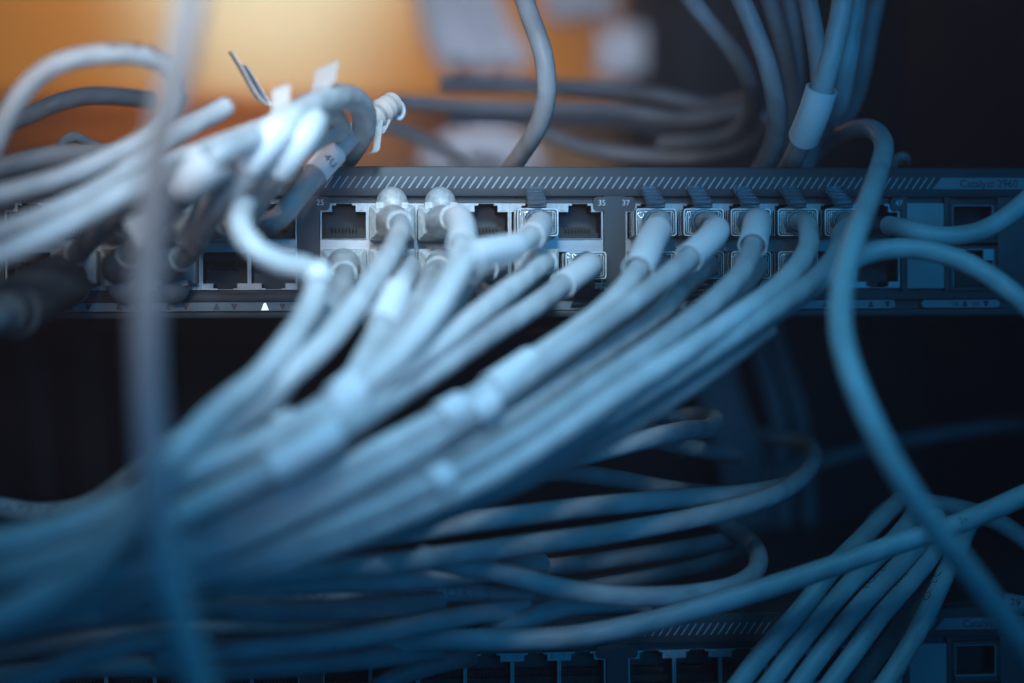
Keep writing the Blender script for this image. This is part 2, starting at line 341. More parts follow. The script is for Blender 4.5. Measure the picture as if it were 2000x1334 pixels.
plug_cache = {}
def clear_plug(parent, x, z, flip, mat='clear'):
    s = -1 if flip else 1
    if flip not in plug_cache:
        b = MB(); b.box(-6.1, 6.1, -12.6, 7.5, -4.15, 4.15, 1.0)
        for r, y0, y1 in ((4.3, -13.4, -12.4), (3.7, -14.2, -13.2)):
            n = 28; vs = []
            for rr, yy in ((r, y1), (r, y0), (r - .35, y0), (r - .35, y1)):
                vs += [(rr * math.cos(2 * math.pi * i / n), yy, rr * .93 * math.sin(2 * math.pi * i / n)) for i in range(n)]
            b.add(vs, [(j * n + i, j * n + (i + 1) % n, ((j + 1) % 4) * n + (i + 1) % n, ((j + 1) % 4) * n + i) for j in range(4) for i in range(n)])
        l = MB()
        A, B_ = Vector((0, -12.2, s * 4.9)), Vector((0, -.6, s * 10.6)); d = (B_ - A); nn = Vector((0, -d.z, d.y)).normalized() * s
        def slab(t0, t1, w0, w1, th, off):
            p = [A + d * t0, A + d * t1]
            vs = []
            for q in p:
                for xx in (w0, w1):
                    for o in (off, off + th): vs.append(q + Vector((xx, 0, 0)) + nn * o)
            l.add(vs, [(0, 1, 3, 2), (4, 6, 7, 5), (0, 2, 6, 4), (1, 5, 7, 3), (0, 4, 5, 1), (2, 3, 7, 6)])
        slab(0, 1, -2.7, 2.7, .6, 0)
        for t0 in (0, .26, .48, .70, .93): slab(t0, t0 + .07, -2.7, 2.7, .5, .62)
        slab(0, 1, -2.7, -2.15, .45, .63); slab(0, 1, 2.15, 2.7, .45, .63)
        l.box(-2.7, 2.7, -12.6, 6, min(s * 4.3, s * 4.75), max(s * 4.3, s * 4.75), .1)
        c = MB()
        for i in range(8): c.box((i - 3.5) * 1.02 - .17, (i - 3.5) * 1.02 + .17, 2.5, 7.2, -s * 3.9 if s > 0 else 1.2, -1.2 if s > 0 else 3.9)
        rm = MB()  # pale rings and ribs imitating highlights on the clear plug
        for (hw, hh, yy, wd) in ((5.95, 4.0, -12.75, .32), (5.2, 3.3, -12.72, .16)):
            o_ = rrect(-hw, hw, -hh, hh, .95); i_ = rrect(-hw + wd, hw - wd, -hh + wd, hh - wd, .75); n = len(o_)
            vs = [(a, yy, c) for a, c in o_] + [(a, yy, c) for a, c in i_] + [(a, yy + .5, c) for a, c in o_] + [(a, yy + .5, c) for a, c in i_]
            rm.add(vs, [(i, (i + 1) % n, n + (i + 1) % n, n + i) for i in range(n)] + [(i, (i + 1) % n, 2 * n + (i + 1) % n, 2 * n + i) for i in range(n)] + [(n + i, n + (i + 1) % n, 3 * n + (i + 1) % n, 3 * n + i) for i in range(n)])
        for xx in (-4.6, -4.0, 4.3): rm.box(xx, xx + .2, -12.9, -12.5, -3.2, 3.2, .05)
        for yy in (-9.5, -6.5): rm.box(-6.2, -6.0, yy, yy + .5, -3.6, 3.6, .05); rm.box(6.0, 6.2, yy, yy + .5, -3.6, 3.6, .05)
        rim = rm.mesh('glint_rim', M['rim'], False)
        plug_cache[flip] = (b.mesh('plug', M['clear']), l.mesh('latch', M['latch'], False), c.mesh('contacts', M['contact'], False), rim)
    me = plug_cache[flip]
    off = Vector((x, 0, z)) * S
    p = link('plug', me[0], parent); p.location = off
    for q, nme in ((me[1], 'latch'), (me[2], 'contacts'), (me[3], 'glint_rim')):
        o = bpy.data.objects.new(nme, q); COL.objects.link(o); o.parent = p
boot_cache = {}
def boot(parent, x, z, flip, dark=False):
    s = -1 if flip else 1; key = (flip, dark)
    if key not in boot_cache:
        b = MB(); b.box(-6.6, 6.6, -9, -.5, -5.1, 5.1, 1.1)
        for i in range(5): g = .35 * i; b.box(-6.5 + g, 6.5 - g, -9.8 - 1.5 * i, -8.9 - 1.5 * i, -5.0 + g, 5.0 - g, .45)
        b.box(-4.9, 4.9, -17, -9, -3.9, 3.9, 1.5)
        b.box(-4.6, 4.6, -14, -2, 0, s * 5.6) if s > 0 else b.box(-4.6, 4.6, -14, -2, -5.6, 0)
        d = MB(); d.ellipsoid((0, -8, s * 5.4), (4.7, 7.4, 5.2))
        boot_cache[key] = (b.mesh('boot', M['boot_dark' if dark else 'boot']), d.mesh('latch_cover', M['boot_dark' if dark else 'boot']))
    me = boot_cache[key]; p = link('boot', me[0], parent); p.location = Vector((x, 0, z)) * S
    o = bpy.data.objects.new('latch_cover', me[1]); COL.objects.link(o); o.parent = p

def cable(label, pts, port=None, end=None, r=2.85, mat='jacket', sleeves=(), prints=(), name='patch_cable', group=GROUP, smat='sleeve'):
    root = empty(name, (0, 0, 0))
    W = []
    if port:
        b, k, up = port; x = colx(b, k); z = zz(440) if up else zz(522)
        W += [Vector((x, -4, z)), Vector((x, -16, z)), Vector((x, -22, z - .5))]
    q = [float(v) for v in pts.replace(',', ' ').split()]
    W += [P(q[i], q[i + 1], q[i + 2]) for i in range(0, len(q), 3)]
    path = spline(W); root.location = path[0] * S
    if port: root.location = Vector((x, 0, z)) * S
    tag(root, label, 'cable', group)
    mb = MB(); mb.tube(path, r, 16); fr = mb.frames
    j = mb.build('jacket', M[mat], root)
    for (x0, y0, x1, y1, rr) in sleeves:
        a, c = sorted((nearest(path, x0, y0), nearest(path, x1, y1))); c = max(c, a + 3); seg = path[a:c + 1]
        sb = MB(); sb.tube(seg, rr + .0, 24, cap=False, uv=False)
        o = len(sb.v); sb.tube(seg, rr - .45, 24, cap=False, uv=False)
        n = 24; e = (len(seg) - 1) * n
        sb.f += [(i, (i + 1) % n, o + (i + 1) % n, o + i) for i in range(n)] + [(e + i, e + (i + 1) % n, o + e + (i + 1) % n, o + e + i) for i in range(n)]
        sb.build('label_sleeve', M[smat], root)
    for (body, sx, sy, ang, size, rr, flipt) in prints:
        i0 = nearest(path, sx, sy); s0 = fr[i0][4]; vs, fs = text_mesh(body, size, .01, 1.05); pm = MB(); out = []
        # bring angle to face the camera
        def at(s):
            lo = 0
            for ii in range(len(fr) - 1):
                if fr[ii + 1][4] >= s: lo = ii; break
            else: lo = len(fr) - 2
            u = (s - fr[lo][4]) / max(fr[lo + 1][4] - fr[lo][4], 1e-6); return fr[lo], fr[lo + 1], min(max(u, 0), 1)
        for v in vs:
            if flipt == 'wrap': v = Vector((v.y, -v.x, v.z))
            f0, f1, u = at(s0 + (-v.x if flipt is True else v.x)); c0 = f0[0].lerp(f1[0], u); T = f0[1]
            tc_ = (CAM - c0).normalized(); nn = (tc_ - T * tc_.dot(T)).normalized(); bb = T.cross(nn)
            if flipt is True: bb = -bb
            a = ang + v.y / rr
            out.append(c0 + (nn * math.cos(a) - bb * math.sin(a)) * (rr + .02))
        pm.add(out, fs); pm.build('jacket_print', M['faint_ink' if size == 4.6 else 'ink'], root, smooth=False)
    if port:
        if end == 'plug': clear_plug(root, 0, 0, not up)
        elif end in ('boot', 'dark_boot'):
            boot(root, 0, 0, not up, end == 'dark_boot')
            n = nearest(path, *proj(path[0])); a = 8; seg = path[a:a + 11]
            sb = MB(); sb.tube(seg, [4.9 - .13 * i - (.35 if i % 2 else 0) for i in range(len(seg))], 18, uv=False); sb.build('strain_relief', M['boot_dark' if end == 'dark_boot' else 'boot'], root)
        for c in root.children:
            if c.name.startswith(('plug', 'boot')): c.matrix_parent_inverse = Matrix.Identity(4); c.location = (0, 0, 0)
    root['_'] = 0; del root['_']
    return root, path
R3 = 3.75

# --- middle block, ports 25 to 36
cable('bright cable hooking down from the white bunch, kinked, then sweeping down left', '620,262,-14 580,300,-20 530,345,-34 492,385,-60 469,424,-90 475,460,-99 505,495,-100 550,515,-99 598,522,-96 624,542,-96 614,578,-99 590,628,-106 552,682,-114 505,738,-120 448,782,-126 392,832,-132 340,892,-138 275,975,-142 205,1055,-145 120,1130,-147 30,1190,-150 -60,1235,-150', None, None, mat='jacket_lit', r=2.85, sleeves=[(606, 523, 624, 552, 3.9)])
cable('shaded cable from the lower left boot, behind the steep pale cables', '672,548,-45 655,592,-70 622,650,-92 580,712,-106 520,796,-112 455,844,-114 390,889,-116 320,934,-118 220,989,-120 100,1034,-122 -60,1064,-124', (0, 0, False), 'boot')
cable('pale cable leaving the round topped grey boot nearest the number 25', '783,440,-40 765,490,-62 722,555,-85 680,615,-100 630,675,-110 520,770,-116 466,812,-120 410,858,-126 345,925,-131 275,1000,-136 190,1080,-140 90,1140,-142 -60,1190,-144', (0, 1, True), 'boot', mat='jacket_lit')
cable('cable leaving the second round topped grey boot, wrapped with a white sleeve near it', '893,425,-42 903,455,-60 895,505,-80 865,570,-95 820,640,-105 770,700,-112 700,765,-118 585,828,-127 525,857,-129 462,886,-131 400,912,-133 330,945,-135 200,1003,-137 70,1050,-139 -60,1080,-141', (0, 2, True), 'boot', sleeves=[(903, 415, 905, 478, R3), (640, 800, 700, 765, R3)], mat='jacket_lit')
cable('short bright cable segment falling steeply just right of the number 25 boot cable', '800,520,-42 778,565,-75 748,630,-92 712,700,-105 680,755,-114 585,831,-119 525,860,-121 462,889,-123 400,915,-125 330,948,-127 200,1006,-129 70,1053,-131 -60,1083,-133', (0, 1, False), 'boot', mat='jacket_lit', sleeves=[(777, 568, 745, 640, R3)])
cable('cable dropping from the lower middle ports between two steep pale cables', '845,535,-45 815,600,-78 770,665,-98 715,730,-110 640,790,-120 585,823,-112 525,852,-114 462,881,-116 400,907,-118 330,940,-120 200,998,-122 70,1045,-124 -60,1075,-126', (0, 2, False), 'boot', sleeves=[(690, 750, 655, 778, R3), (585, 822, 540, 848, R3)])
cable('cable from the lower port under the number 31 column, middle of the steep bundle', '925,540,-48 880,600,-76 820,670,-96 745,735,-110 660,800,-119 585,834,-106 525,863,-108 462,892,-110 400,918,-112 330,951,-114 200,1009,-116 70,1056,-118 -60,1086,-120', (0, 3, False), 'boot')
cable('cable from the clear plug beside number 35, turning sharply left behind a bright sleeve', '1045,455,-48 1005,482,-66 955,492,-78 912,508,-88 880,560,-98 835,630,-106 770,705,-113 690,770,-119 625,853,-126 560,893,-128 500,928,-130 440,958,-132 380,986,-134 300,1024,-136 160,1074,-138 40,1108,-140 -60,1131,-140', (0, 4, True), 'plug', sleeves=[(1062, 440, 1040, 462, 3.6), (1005, 482, 915, 506, R3), (560, 858, 520, 885, R3)], mat='jacket_lit')
cable('pale cable sweeping down left from the lower port beside the open port 35', '1062,512,-42 1000,560,-68 925,620,-88 840,685,-102 750,745,-113 625,859,-118 560,899,-120 500,934,-122 440,964,-124 380,992,-126 300,1030,-128 160,1080,-130 40,1114,-132 -60,1137,-132', (0, 4, False), 'boot', mat='jacket_lit')
cable('cable with white sleeve at the clear plug right above the number 36', '1150,520,-32 1110,548,-48 1040,600,-68 960,650,-84 870,710,-98 770,775,-110 625,865,-134 560,905,-136 500,940,-138 440,970,-140 380,998,-142 300,1036,-144 160,1086,-146 40,1120,-148 -60,1143,-148', (0, 5, False), 'plug', sleeves=[(1152, 518, 1098, 556, 3.6), (650, 850, 520, 915, R3)])
cable('darker cable running under the sleeve cable of port 36', '1000,580,-50 930,640,-72 850,705,-90 740,780,-105 625,862,-108 560,902,-110 500,937,-112 440,967,-114 380,995,-116 300,1033,-118 160,1083,-120 40,1117,-122 -60,1140,-122', (0, 4, False), None, mat='jacket_shaded')
# --- right block, ports 37 to 48
cable('cable with the fattest bright white sleeve, in the port marked 37', '1272,470,-40 1248,522,-58 1200,585,-72 1120,650,-86 1030,712,-98 950,765,-107 870,812,-114 740,880,-121 600,950,-128 460,1020,-134 350,1070,-138 200,1130,-142 60,1190,-145 -60,1240,-146', (1, 0, True), 'plug', mat='jacket_lit', sleeves=[(1283, 452, 1243, 528, 4.2), (1035, 708, 962, 757, R3), (905, 792, 862, 817, R3)])
cable('shaded cable from the lower port under the number 37 plug', '1255,545,-35 1205,610,-55 1120,675,-75 1020,750,-92 900,830,-105 760,905,-115 610,975,-123 460,1045,-130 320,1100,-135 150,1160,-139 -60,1225,-142', (1, 0, False), 'plug')
cable('cable with a black marked white sleeve, second plug right of number 37', '1398,452,-36 1350,500,-52 1290,550,-66 1200,615,-82 1090,690,-96 970,775,-107 850,860,-116 700,945,-124 520,1035,-132 360,1095,-137 160,1155,-141 -60,1215,-144', (1, 1, True), 'plug', sleeves=[(1400, 450, 1345, 505, 3.9), (960, 782, 925, 808, R3)], prints=[('MWW', 1395, 455, .2, 3.6, 3.95, True)])
cable('shaded cable from the lower port under the black marked sleeve', '1345,550,-36 1290,610,-56 1190,680,-76 1070,765,-93 940,850,-106 800,925,-116 640,1000,-124 470,1070,-130 300,1120,-135 130,1175,-139 -60,1235,-142', (1, 1, False), 'plug')
cable('cable with a short white collar at its clear plug, third right of number 37', '1478,438,-30 1470,480,-44 1450,530,-56 1390,592,-70 1290,668,-86 1160,755,-99 1030,845,-109 890,925,-117 720,1005,-124 520,1080,-130 350,1130,-135 150,1180,-139 -60,1240,-142', (1, 2, True), 'plug', sleeves=[(1478, 430, 1468, 480, 4.0), (850, 880, 815, 902, R3)])
cable('shaded cable from the lower port under the white collared cable', '1450,560,-38 1380,630,-58 1270,710,-78 1140,795,-94 1000,880,-106 850,950,-115 680,1020,-122 500,1085,-128 320,1140,-134 130,1190,-138 -60,1250,-141', (1, 2, False), 'plug')
cable('bare grey cable curving out of its clear plug, fourth right of number 37', '1578,445,-30 1577,488,-44 1530,550,-58 1440,618,-74 1330,692,-88 1200,775,-99 1080,855,-107 940,940,-115 780,1010,-121 600,1075,-127 400,1125,-132 200,1170,-136 -60,1235,-140', (1, 3, True), 'plug', mat='jacket_lit')
cable('shaded cable from the lower port under the bare grey cable', '1540,565,-36 1460,640,-55 1350,720,-72 1220,800,-87 1080,885,-98 920,965,-108 740,1030,-116 540,1090,-123 340,1140,-129 130,1195,-134 -60,1250,-138', (1, 3, False), 'plug')
cable('cable from the fifth plug right of number 37, half hidden by the arching cable', '1645,452,-28 1635,495,-42 1590,548,-54 1500,612,-68 1390,685,-80 1270,760,-90 1150,832,-98 1020,905,-105 860,975,-112 680,1040,-118 500,1085,-124 300,1130,-130', (1, 4, True), 'plug')
cable('cable arching right over open port 46 out of the right edge', '2030,618,-62 1985,578,-60 1930,537,-56 1870,506,-52 1790,486,-48 1715,490,-46 1650,515,-48 1580,565,-54 1500,622,-60 1400,695,-70 1290,765,-80 1180,835,-88 1060,905,-95 920,970,-102 760,1030,-108 600,1075,-113')
cable('cable with pinched tip in the port marked 47, rising to the right edge', '1735,440,-14 1775,448,-24 1815,459,-27 1860,461,-28 1910,453,-29 1960,428,-30 2030,370,-31', None, None, mat='jacket', sleeves=[])
# --- foreground
cable('nearest cable, hanging straight down the left side in front of everything', '380,-40,-205 362,60,-203 343,150,-200 318,250,-198 299,370,-195 289,500,-192 285,620,-192 287,740,-192 293,850,-192 301,950,-192 315,1050,-192 335,1150,-192 365,1260,-192 405,1380,-192', mat='jacket_lit', r=2.8)
cable('tall arching cable falling from above the switch to the lower right corner', '1560,335,60 1610,285,45 1660,256,25 1703,252,0 1726,280,-22 1716,335,-45 1692,405,-65 1664,480,-82 1645,560,-97 1642,640,-108 1660,720,-116 1700,820,-122 1755,925,-126 1820,1022,-126 1895,1120,-124 1960,1205,-120 2030,1300,-116')
# --- lower coils
cable('uppermost coil below the bundle, ending in a tight dark bend', '760,985,-90 900,905,-62 1020,850,-40 1130,818,-28 1230,806,-18 1300,812,0 1330,835,30 1290,860,50')
cable('coil with tiny black print dashes bending back beside the two top coils', '620,1035,-98 820,965,-72 960,925,-54 1100,897,-42 1230,866,-34 1330,842,-20 1385,836,8 1392,815,35 1320,815,60 1200,845,70', prints=[('-- -- ..', 1080, 905, -.5, 2.2, 2.87, False), ('= -', 1170, 890, -.5, 2.0, 2.87, False)])
cable('dim coil passing behind the dashed coil', '900,900,-10 1000,920,-2 1100,922,2 1200,935,8 1320,958,20 1440,968,40', mat='jacket_shaded')
cable('dim coil just under the top coil', '1020,860,0 1120,858,5 1240,855,12 1350,875,30 1440,890,50', mat='jacket_shaded')
cable('long coil, upper of the two parallel ones crossing the dark centre', '160,1130,-110 350,1100,-95 520,1078,-82 700,1052,-68 900,1023,-54 1100,996,-43 1300,976,-32 1430,967,-18 1530,950,8 1560,930,40')
cable('long coil, lower of the two parallel ones, turning up at its right end', '200,1160,-100 400,1135,-88 600,1118,-76 800,1096,-64 1000,1068,-53 1200,1040,-43 1400,1002,-32 1500,972,-18 1563,935,6 1588,893,38 1570,865,70 1490,850,95')
cable('deep shaded coil under the two parallel long coils', '640,1140,5 860,1125,8 1080,1108,12 1280,1080,18 1430,1055,30', mat='jacket_shaded')
cable('deep shaded coil lying lowest behind the hooked cable', '900,1150,15 1100,1148,18 1280,1122,22 1400,1092,28 1450,1060,35', mat='jacket_shaded')
cable('smudged cable hooking upward at its right end in the lower centre', '820,1085,-62 900,1105,-54 985,1120,-50 1090,1148,-46 1200,1164,-43 1330,1163,-40 1430,1146,-32 1474,1118,-20 1480,1082,-4 1450,1045,18 1400,1015,36', prints=[('-~.:-', 1330, 1160, .1, 2.2, 2.87, False)])
cable('cable with faint capital lettering along its side in the lower centre', '-60,1200,-60 150,1180,-52 340,1168,-44 560,1163,-38 760,1160,-32 900,1158,-28 1010,1168,-24 1120,1185,-18', mat='jacket', prints=[('CONNECT CATEGORY 5', 590, 1163, -.45, 4.6, 2.87, False)])
cable('dim cable low left crossing under the hanging cable', '-60,1290,-50 200,1240,-44 400,1225,-40 600,1228,-34 800,1215,-28 980,1198,-22', mat='jacket_shaded')
cable('cable running low from beside the hanging cable to the lettered one', '300,1280,-74 420,1275,-68 560,1262,-62 700,1244,-55 820,1220,-48 920,1200,-42 1030,1192,-34')
cable('long cable rising from the lower centre to the right edge across the slanting group', '640,1262,-30 760,1258,-38 860,1250,-44 980,1250,-46 1120,1243,-46 1280,1212,-45 1440,1166,-44 1600,1115,-43 1760,1060,-42 1880,1020,-42 2040,950,-42', r=3.0, prints=[('2v', 1868, 1030, -.1, 2.6, 3.02, False)])
cable('short shiny cable stub between the hooked and the long rising cable', '930,1250,-34 985,1226,-38 1045,1203,-38 1110,1184,-36 1190,1178,-32 1260,1180,-24')
cable('blurred cable entering at the lower left corner', '-60,1365,-112 60,1325,-105 150,1290,-98 240,1262,-90 310,1248,-82 400,1252,-66')
cable('cable ending in a small plug just above the bottom switch', '690,1375,-26 770,1325,-26 830,1303,-24 890,1288,-20 915,1283,-12', mat='jacket_shaded')
cable('low blurred cable at the left just above the one with lettering', '-60,1240,-96 100,1218,-90 330,1192,-80 560,1196,-62 760,1186,-50 860,1176,-40', mat='jacket_shaded')
cable('cable squeezed between the lower long coil and the lettered cable', '200,1190,-90 380,1152,-76 600,1141,-58 800,1132,-46 940,1120,-36 1060,1100,-20', mat='jacket')
cable('lowest dim cable lying along the top of the bottom switch', '-60,1330,-60 200,1302,-56 450,1308,-50 700,1288,-44 860,1270,-36', mat='jacket_shaded')
cable('second coil below the bundle, tucked inside the uppermost one', '780,975,-76 900,920,-50 1010,878,-26 1120,845,-12 1230,836,2 1300,850,22 1330,880,44', mat='jacket_shaded')
cable('blurred cable low in the diagonal bundle, along its dark under edge', '1500,640,-64 1380,730,-76 1240,820,-86 1090,900,-94 930,975,-102 740,1040,-110 540,1090,-118 340,1125,-124', mat='jacket_shaded')
cable('steeply turning blurred cable at lower left, crossing two paler ones', '330,905,-150 285,965,-152 245,1030,-154 200,1085,-156 150,1135,-158 80,1180,-160 -60,1235,-162', mat='jacket')
cable('cable with black smudged print at the left edge', '-60,985,-40 0,992,-42 60,1003,-44 130,1000,-50 190,980,-60 260,930,-75 320,880,-90 400,830,-98 470,780,-98 530,720,-90', prints=[('AMP NET', 5, 1000, -.2, 4.5, 2.87, False)])
cable('shaded cable under the smudged print cable at the left edge', '-60,1060,-70 40,1052,-72 140,1030,-78 230,990,-88 300,940,-100')
cable('lowest of the blurred cables fanning out at the left edge', '-60,1160,-110 60,1120,-112 160,1080,-116 260,1040,-122 360,1000,-128')
# --- slanting group at lower right
GD = 'slanting cables at lower right'
DP = [("1760,975,14 1722,1012,0 1680,1055,-12 1630,1105,-20 1565,1190,-26 1500,1262,-30 1420,1365,-34", 'leftmost cable of the slanting group, its top bent over'),
      ("1800,985,10 1760,1040,-4 1700,1100,-14 1640,1160,-22 1570,1245,-28 1480,1365,-33", 'second cable from the left in the slanting group'),
      ("1830,1010,8 1795,1060,-4 1745,1115,-14 1690,1172,-22 1620,1255,-28 1540,1365,-33", 'third cable of the slanting group, with black print near its top'),
      ("1850,1030,6 1815,1090,-5 1770,1145,-14 1722,1200,-22 1660,1285,-28 1600,1365,-33", 'fourth cable of the slanting group, plain and middle grey'),
      ("1862,1050,16 1832,1110,6 1790,1170,-2 1745,1240,-8 1700,1300,-12 1655,1365,-16", 'fifth cable of the slanting group, sunk behind its neighbours'),
      ("1890,1030,10 1868,1080,0 1842,1130,-10 1812,1195,-18 1768,1275,-24 1705,1370,-30", 'rightmost cable of the slanting group, scuffed and lettered')]
for i, (p_, l_) in enumerate(DP):
    pr = []
    if i == 2: pr = [('E CATE', 1672, 1148, .75, 3.0, 2.87, True)]
    if i == 5: pr = [('CATE C', 1812, 1180, .45, 3.3, 2.87, True)]
    if i == 3: pr = [('2 PAIR', 1745, 1150, .7, 2.6, 2.87, True)]
    cable(l_, p_, mat='jacket' if i != 4 else 'jacket_shaded', prints=pr, group=GD)
cable('cable curling over the top of the slanting group toward the right edge', '1690,1050,20 1720,1005,18 1760,985,16 1830,985,10 1900,1000,8 1960,1025,6 2040,1085,4', mat='jacket_shaded')
cable('thin dim cable far behind, crossing right of centre', '1500,930,150 1680,880,150 1850,845,150 2060,820,150', mat='jacket_shaded')
cable('dim cable end at the lower right edge with pale digits', '1960,1175,-10 2040,1190,-14', mat='jacket_shaded', prints=[('29', 1966, 1183, -.2, 3.0, 2.87, False)])
# --- upper right group behind the switch edge
GU = 'cables hanging at upper right'
UP = [("1320,-40,24 1370,25,26 1420,85,30 1455,140,40 1468,190,60 1455,240,85 1400,270,110 1290,280,130", 'leftmost hanging cable at the upper right, slanting across dark background', 'jacket', 2.9),
      ("1430,-40,8 1468,45,8 1500,130,10 1516,210,16 1510,280,30 1478,345,50", 'smooth hanging cable bowing right behind the switch edge, second from the left', 'jacket', 3.0),
      ("1490,-40,20 1522,60,22 1540,140,26 1545,230,34 1530,300,44 1500,350,55", 'third hanging cable at the upper right, slightly shaded', 'jacket_shaded', 2.9),
      ("1532,-40,44 1550,60,46 1556,160,50 1552,260,56 1540,345,60", 'deep shaded straight hanging cable left of the sleeved one', 'jacket_shaded', 2.8),
      ("1570,-40,2 1588,50,2 1600,130,4 1602,200,8 1590,260,20 1570,340,36", 'hanging cable directly behind the sleeved one', 'jacket', 2.9),
      ("1680,-40,6 1665,60,6 1652,140,8 1640,200,16 1612,245,30 1560,300,46", 'speckled hanging cable right of the sleeved one', 'jacket', 3.1),
      ("1722,-40,40 1700,60,40 1688,130,42 1668,200,50 1640,250,60", 'rightmost hanging cable, faint against the dark', 'jacket_shaded', 2.8)]
for p_, l_, m_, r_ in UP: cable(l_, p_, mat=m_, r=r_, group=GU)
cable('hanging cable carrying a translucent white tube sleeve at the upper right', '1652,-40,-34 1638,50,-32 1615,140,-30 1592,215,-24 1562,285,-10 1540,330,16', mat='jacket', r=3.1, sleeves=[(1608, 175, 1573, 268, 4.6)], group=GU)
cable('knobbly cable looping down behind the top edge of the switch, centre top', '1010,-40,0 1040,45,-4 1062,110,-6 1068,180,-4 1054,240,4 1020,298,20 980,350,44', mat='jacket', r=2.95)
cable('small curled wire end peeking over the switch at the right', '1742,335,20 1750,312,16 1762,303,14 1772,310,16 1768,320,22', mat='jacket_shaded', r=1.4)
GB = 'blurred cables behind the switch'
for p_, l_, m_ in (("760,196,170 900,206,160 1050,212,150 1200,214,140 1330,232,130 1470,212,100", 'blurred cable behind the switch, brightest where it meets the hanging group', 'jacket'),
                   ("860,165,180 1020,166,170 1160,172,160 1280,185,150 1380,205,140 1470,190,110", 'blurred cable behind the switch, uppermost of the level ones', 'jacket'),
                   ("880,232,200 1040,232,190 1180,236,180 1320,250,170 1440,236,130", 'blurred cable behind the switch just below the brightest level one', 'jacket'),
                   ("1040,250,150 1130,285,140 1230,302,135 1340,305,130 1450,282,110 1500,230,90", 'blurred cable behind the switch sagging lowest between loop and hanging group', 'jacket'),
                   ("740,240,170 830,275,160 900,310,150 960,350,140", 'blurred cable behind the switch slanting down left of the loop', 'jacket')):
    cable(l_, p_, mat=m_, group=GB)
# --- upper left bunch
cable('blurred cable looping over the top left corner, its crest ribbed', '-60,390,-76 -20,300,-79 8,235,-81 50,172,-81 105,127,-81 180,108,-79 260,106,-76 318,122,-72 345,160,-68 335,210,-66 295,262,-69 215,308,-75 110,350,-81 -60,395,-86', prints=[('UTP CAT 5', 205, 106, .5, 4.5, 2.87, False)], r=2.6)
cable('faint warm tinted cable inside the top left loop', '-60,260,40 40,232,38 105,203,36 160,188,40 235,188,50 300,196,60', mat='jacket_shaded')
cable('dim cable topmost of those leaving at the left edge', '-60,345,-40 40,318,-40 110,303,-38 180,302,-34 250,296,-30', mat='jacket_shaded')
cable('small curled wire above the left edge cables', '118,290,-6 128,272,-4 150,266,-2 170,280,0 190,287,2', mat='jacket_shaded', r=1.6)
cable('cut cable rising right with a paper scrap at its blunt end', '-60,470,-95 40,438,-94 140,397,-91 225,350,-85 300,294,-79 365,250,-72 410,226,-66 442,208,-62', mat='jacket', r=2.6)
cable('brightest cable of those leaving at the left edge', '-60,520,-108 40,482,-107 140,433,-102 230,382,-96 310,338,-89 390,300,-81 460,272,-71 522,248,-60', mat='jacket_lit', r=2.75)
cable('cable from the upper left ports rising then bending over in a tight white hook', '385,445,-46 420,405,-64 452,358,-78 500,300,-86 548,250,-84 600,212,-74 648,192,-60 690,194,-42 711,222,-26 706,262,-10 680,305,10', (-1, 3, True), 'boot', mat='jacket_lit', r=3.5, sleeves=[(535, 235, 488, 315, 4.3)])
cable('thick cable in front of the hooked one, white sleeve at its bend', '470,432,-44 512,370,-66 550,320,-78 590,262,-80 625,222,-62 650,226,-36 664,255,-14 655,285,2', (-1, 4, True), 'boot', mat='jacket_lit', r=3.2, sleeves=[(545, 326, 606, 240, 4.2)])
cable('cable with a printed white band and torn tape at its cut end', '545,428,-26 585,378,-27 640,312,-20 700,254,-12 745,216,-8 764,203,-5', (-1, 5, True), None, r=3.1, mat='jacket', sleeves=[(612, 342, 655, 298, 3.75)], prints=[('4U', 626, 327, .35, 3.6, 3.8, 'wrap')])
cable('cable with a fat white sleeve beside the vertical foreground cable', '292,438,-58 335,385,-82 380,345,-96 425,300,-100 480,278,-92 540,262,-80', (-1, 2, True), 'boot', mat='jacket', sleeves=[(368, 358, 420, 305, 4.6)])
cable('cable from the leftmost inverted dark boot rising right', '165,480,-40 210,440,-60 270,390,-80 340,340,-95 420,300,-100', (-1, 1, False), 'dark_boot', mat='jacket_shaded')
cable('cable from the second inverted dark boot, behind the paper tag', '270,480,-42 300,440,-60 350,395,-76 410,350,-84 480,310,-84', (-1, 2, False), 'dark_boot', mat='jacket_shaded')
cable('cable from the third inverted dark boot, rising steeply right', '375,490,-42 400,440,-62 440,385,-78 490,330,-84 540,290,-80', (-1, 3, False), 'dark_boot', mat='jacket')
cable('thin brownish cable squeezed under the top left loop', '-60,385,-70 20,372,-70 110,350,-68 200,318,-66 280,276,-62 330,232,-58 352,190,-50', mat='jacket_shaded', r=2.3)
cable('shaded cable crossing behind the fat white sleeve down to the inverted dark boots', '560,262,-46 500,300,-60 440,355,-66 395,415,-60 360,470,-48', mat='jacket', r=2.6)
cable('narrow cable just left of the printed white band', '600,262,-40 560,318,-48 520,378,-44 485,430,-30 462,452,-20', mat='jacket', r=2.5)
cable('short pale cable end poking out under the hooked cable', '540,330,-50 590,290,-46 640,262,-34 662,258,-20', mat='jacket_lit', r=2.8)

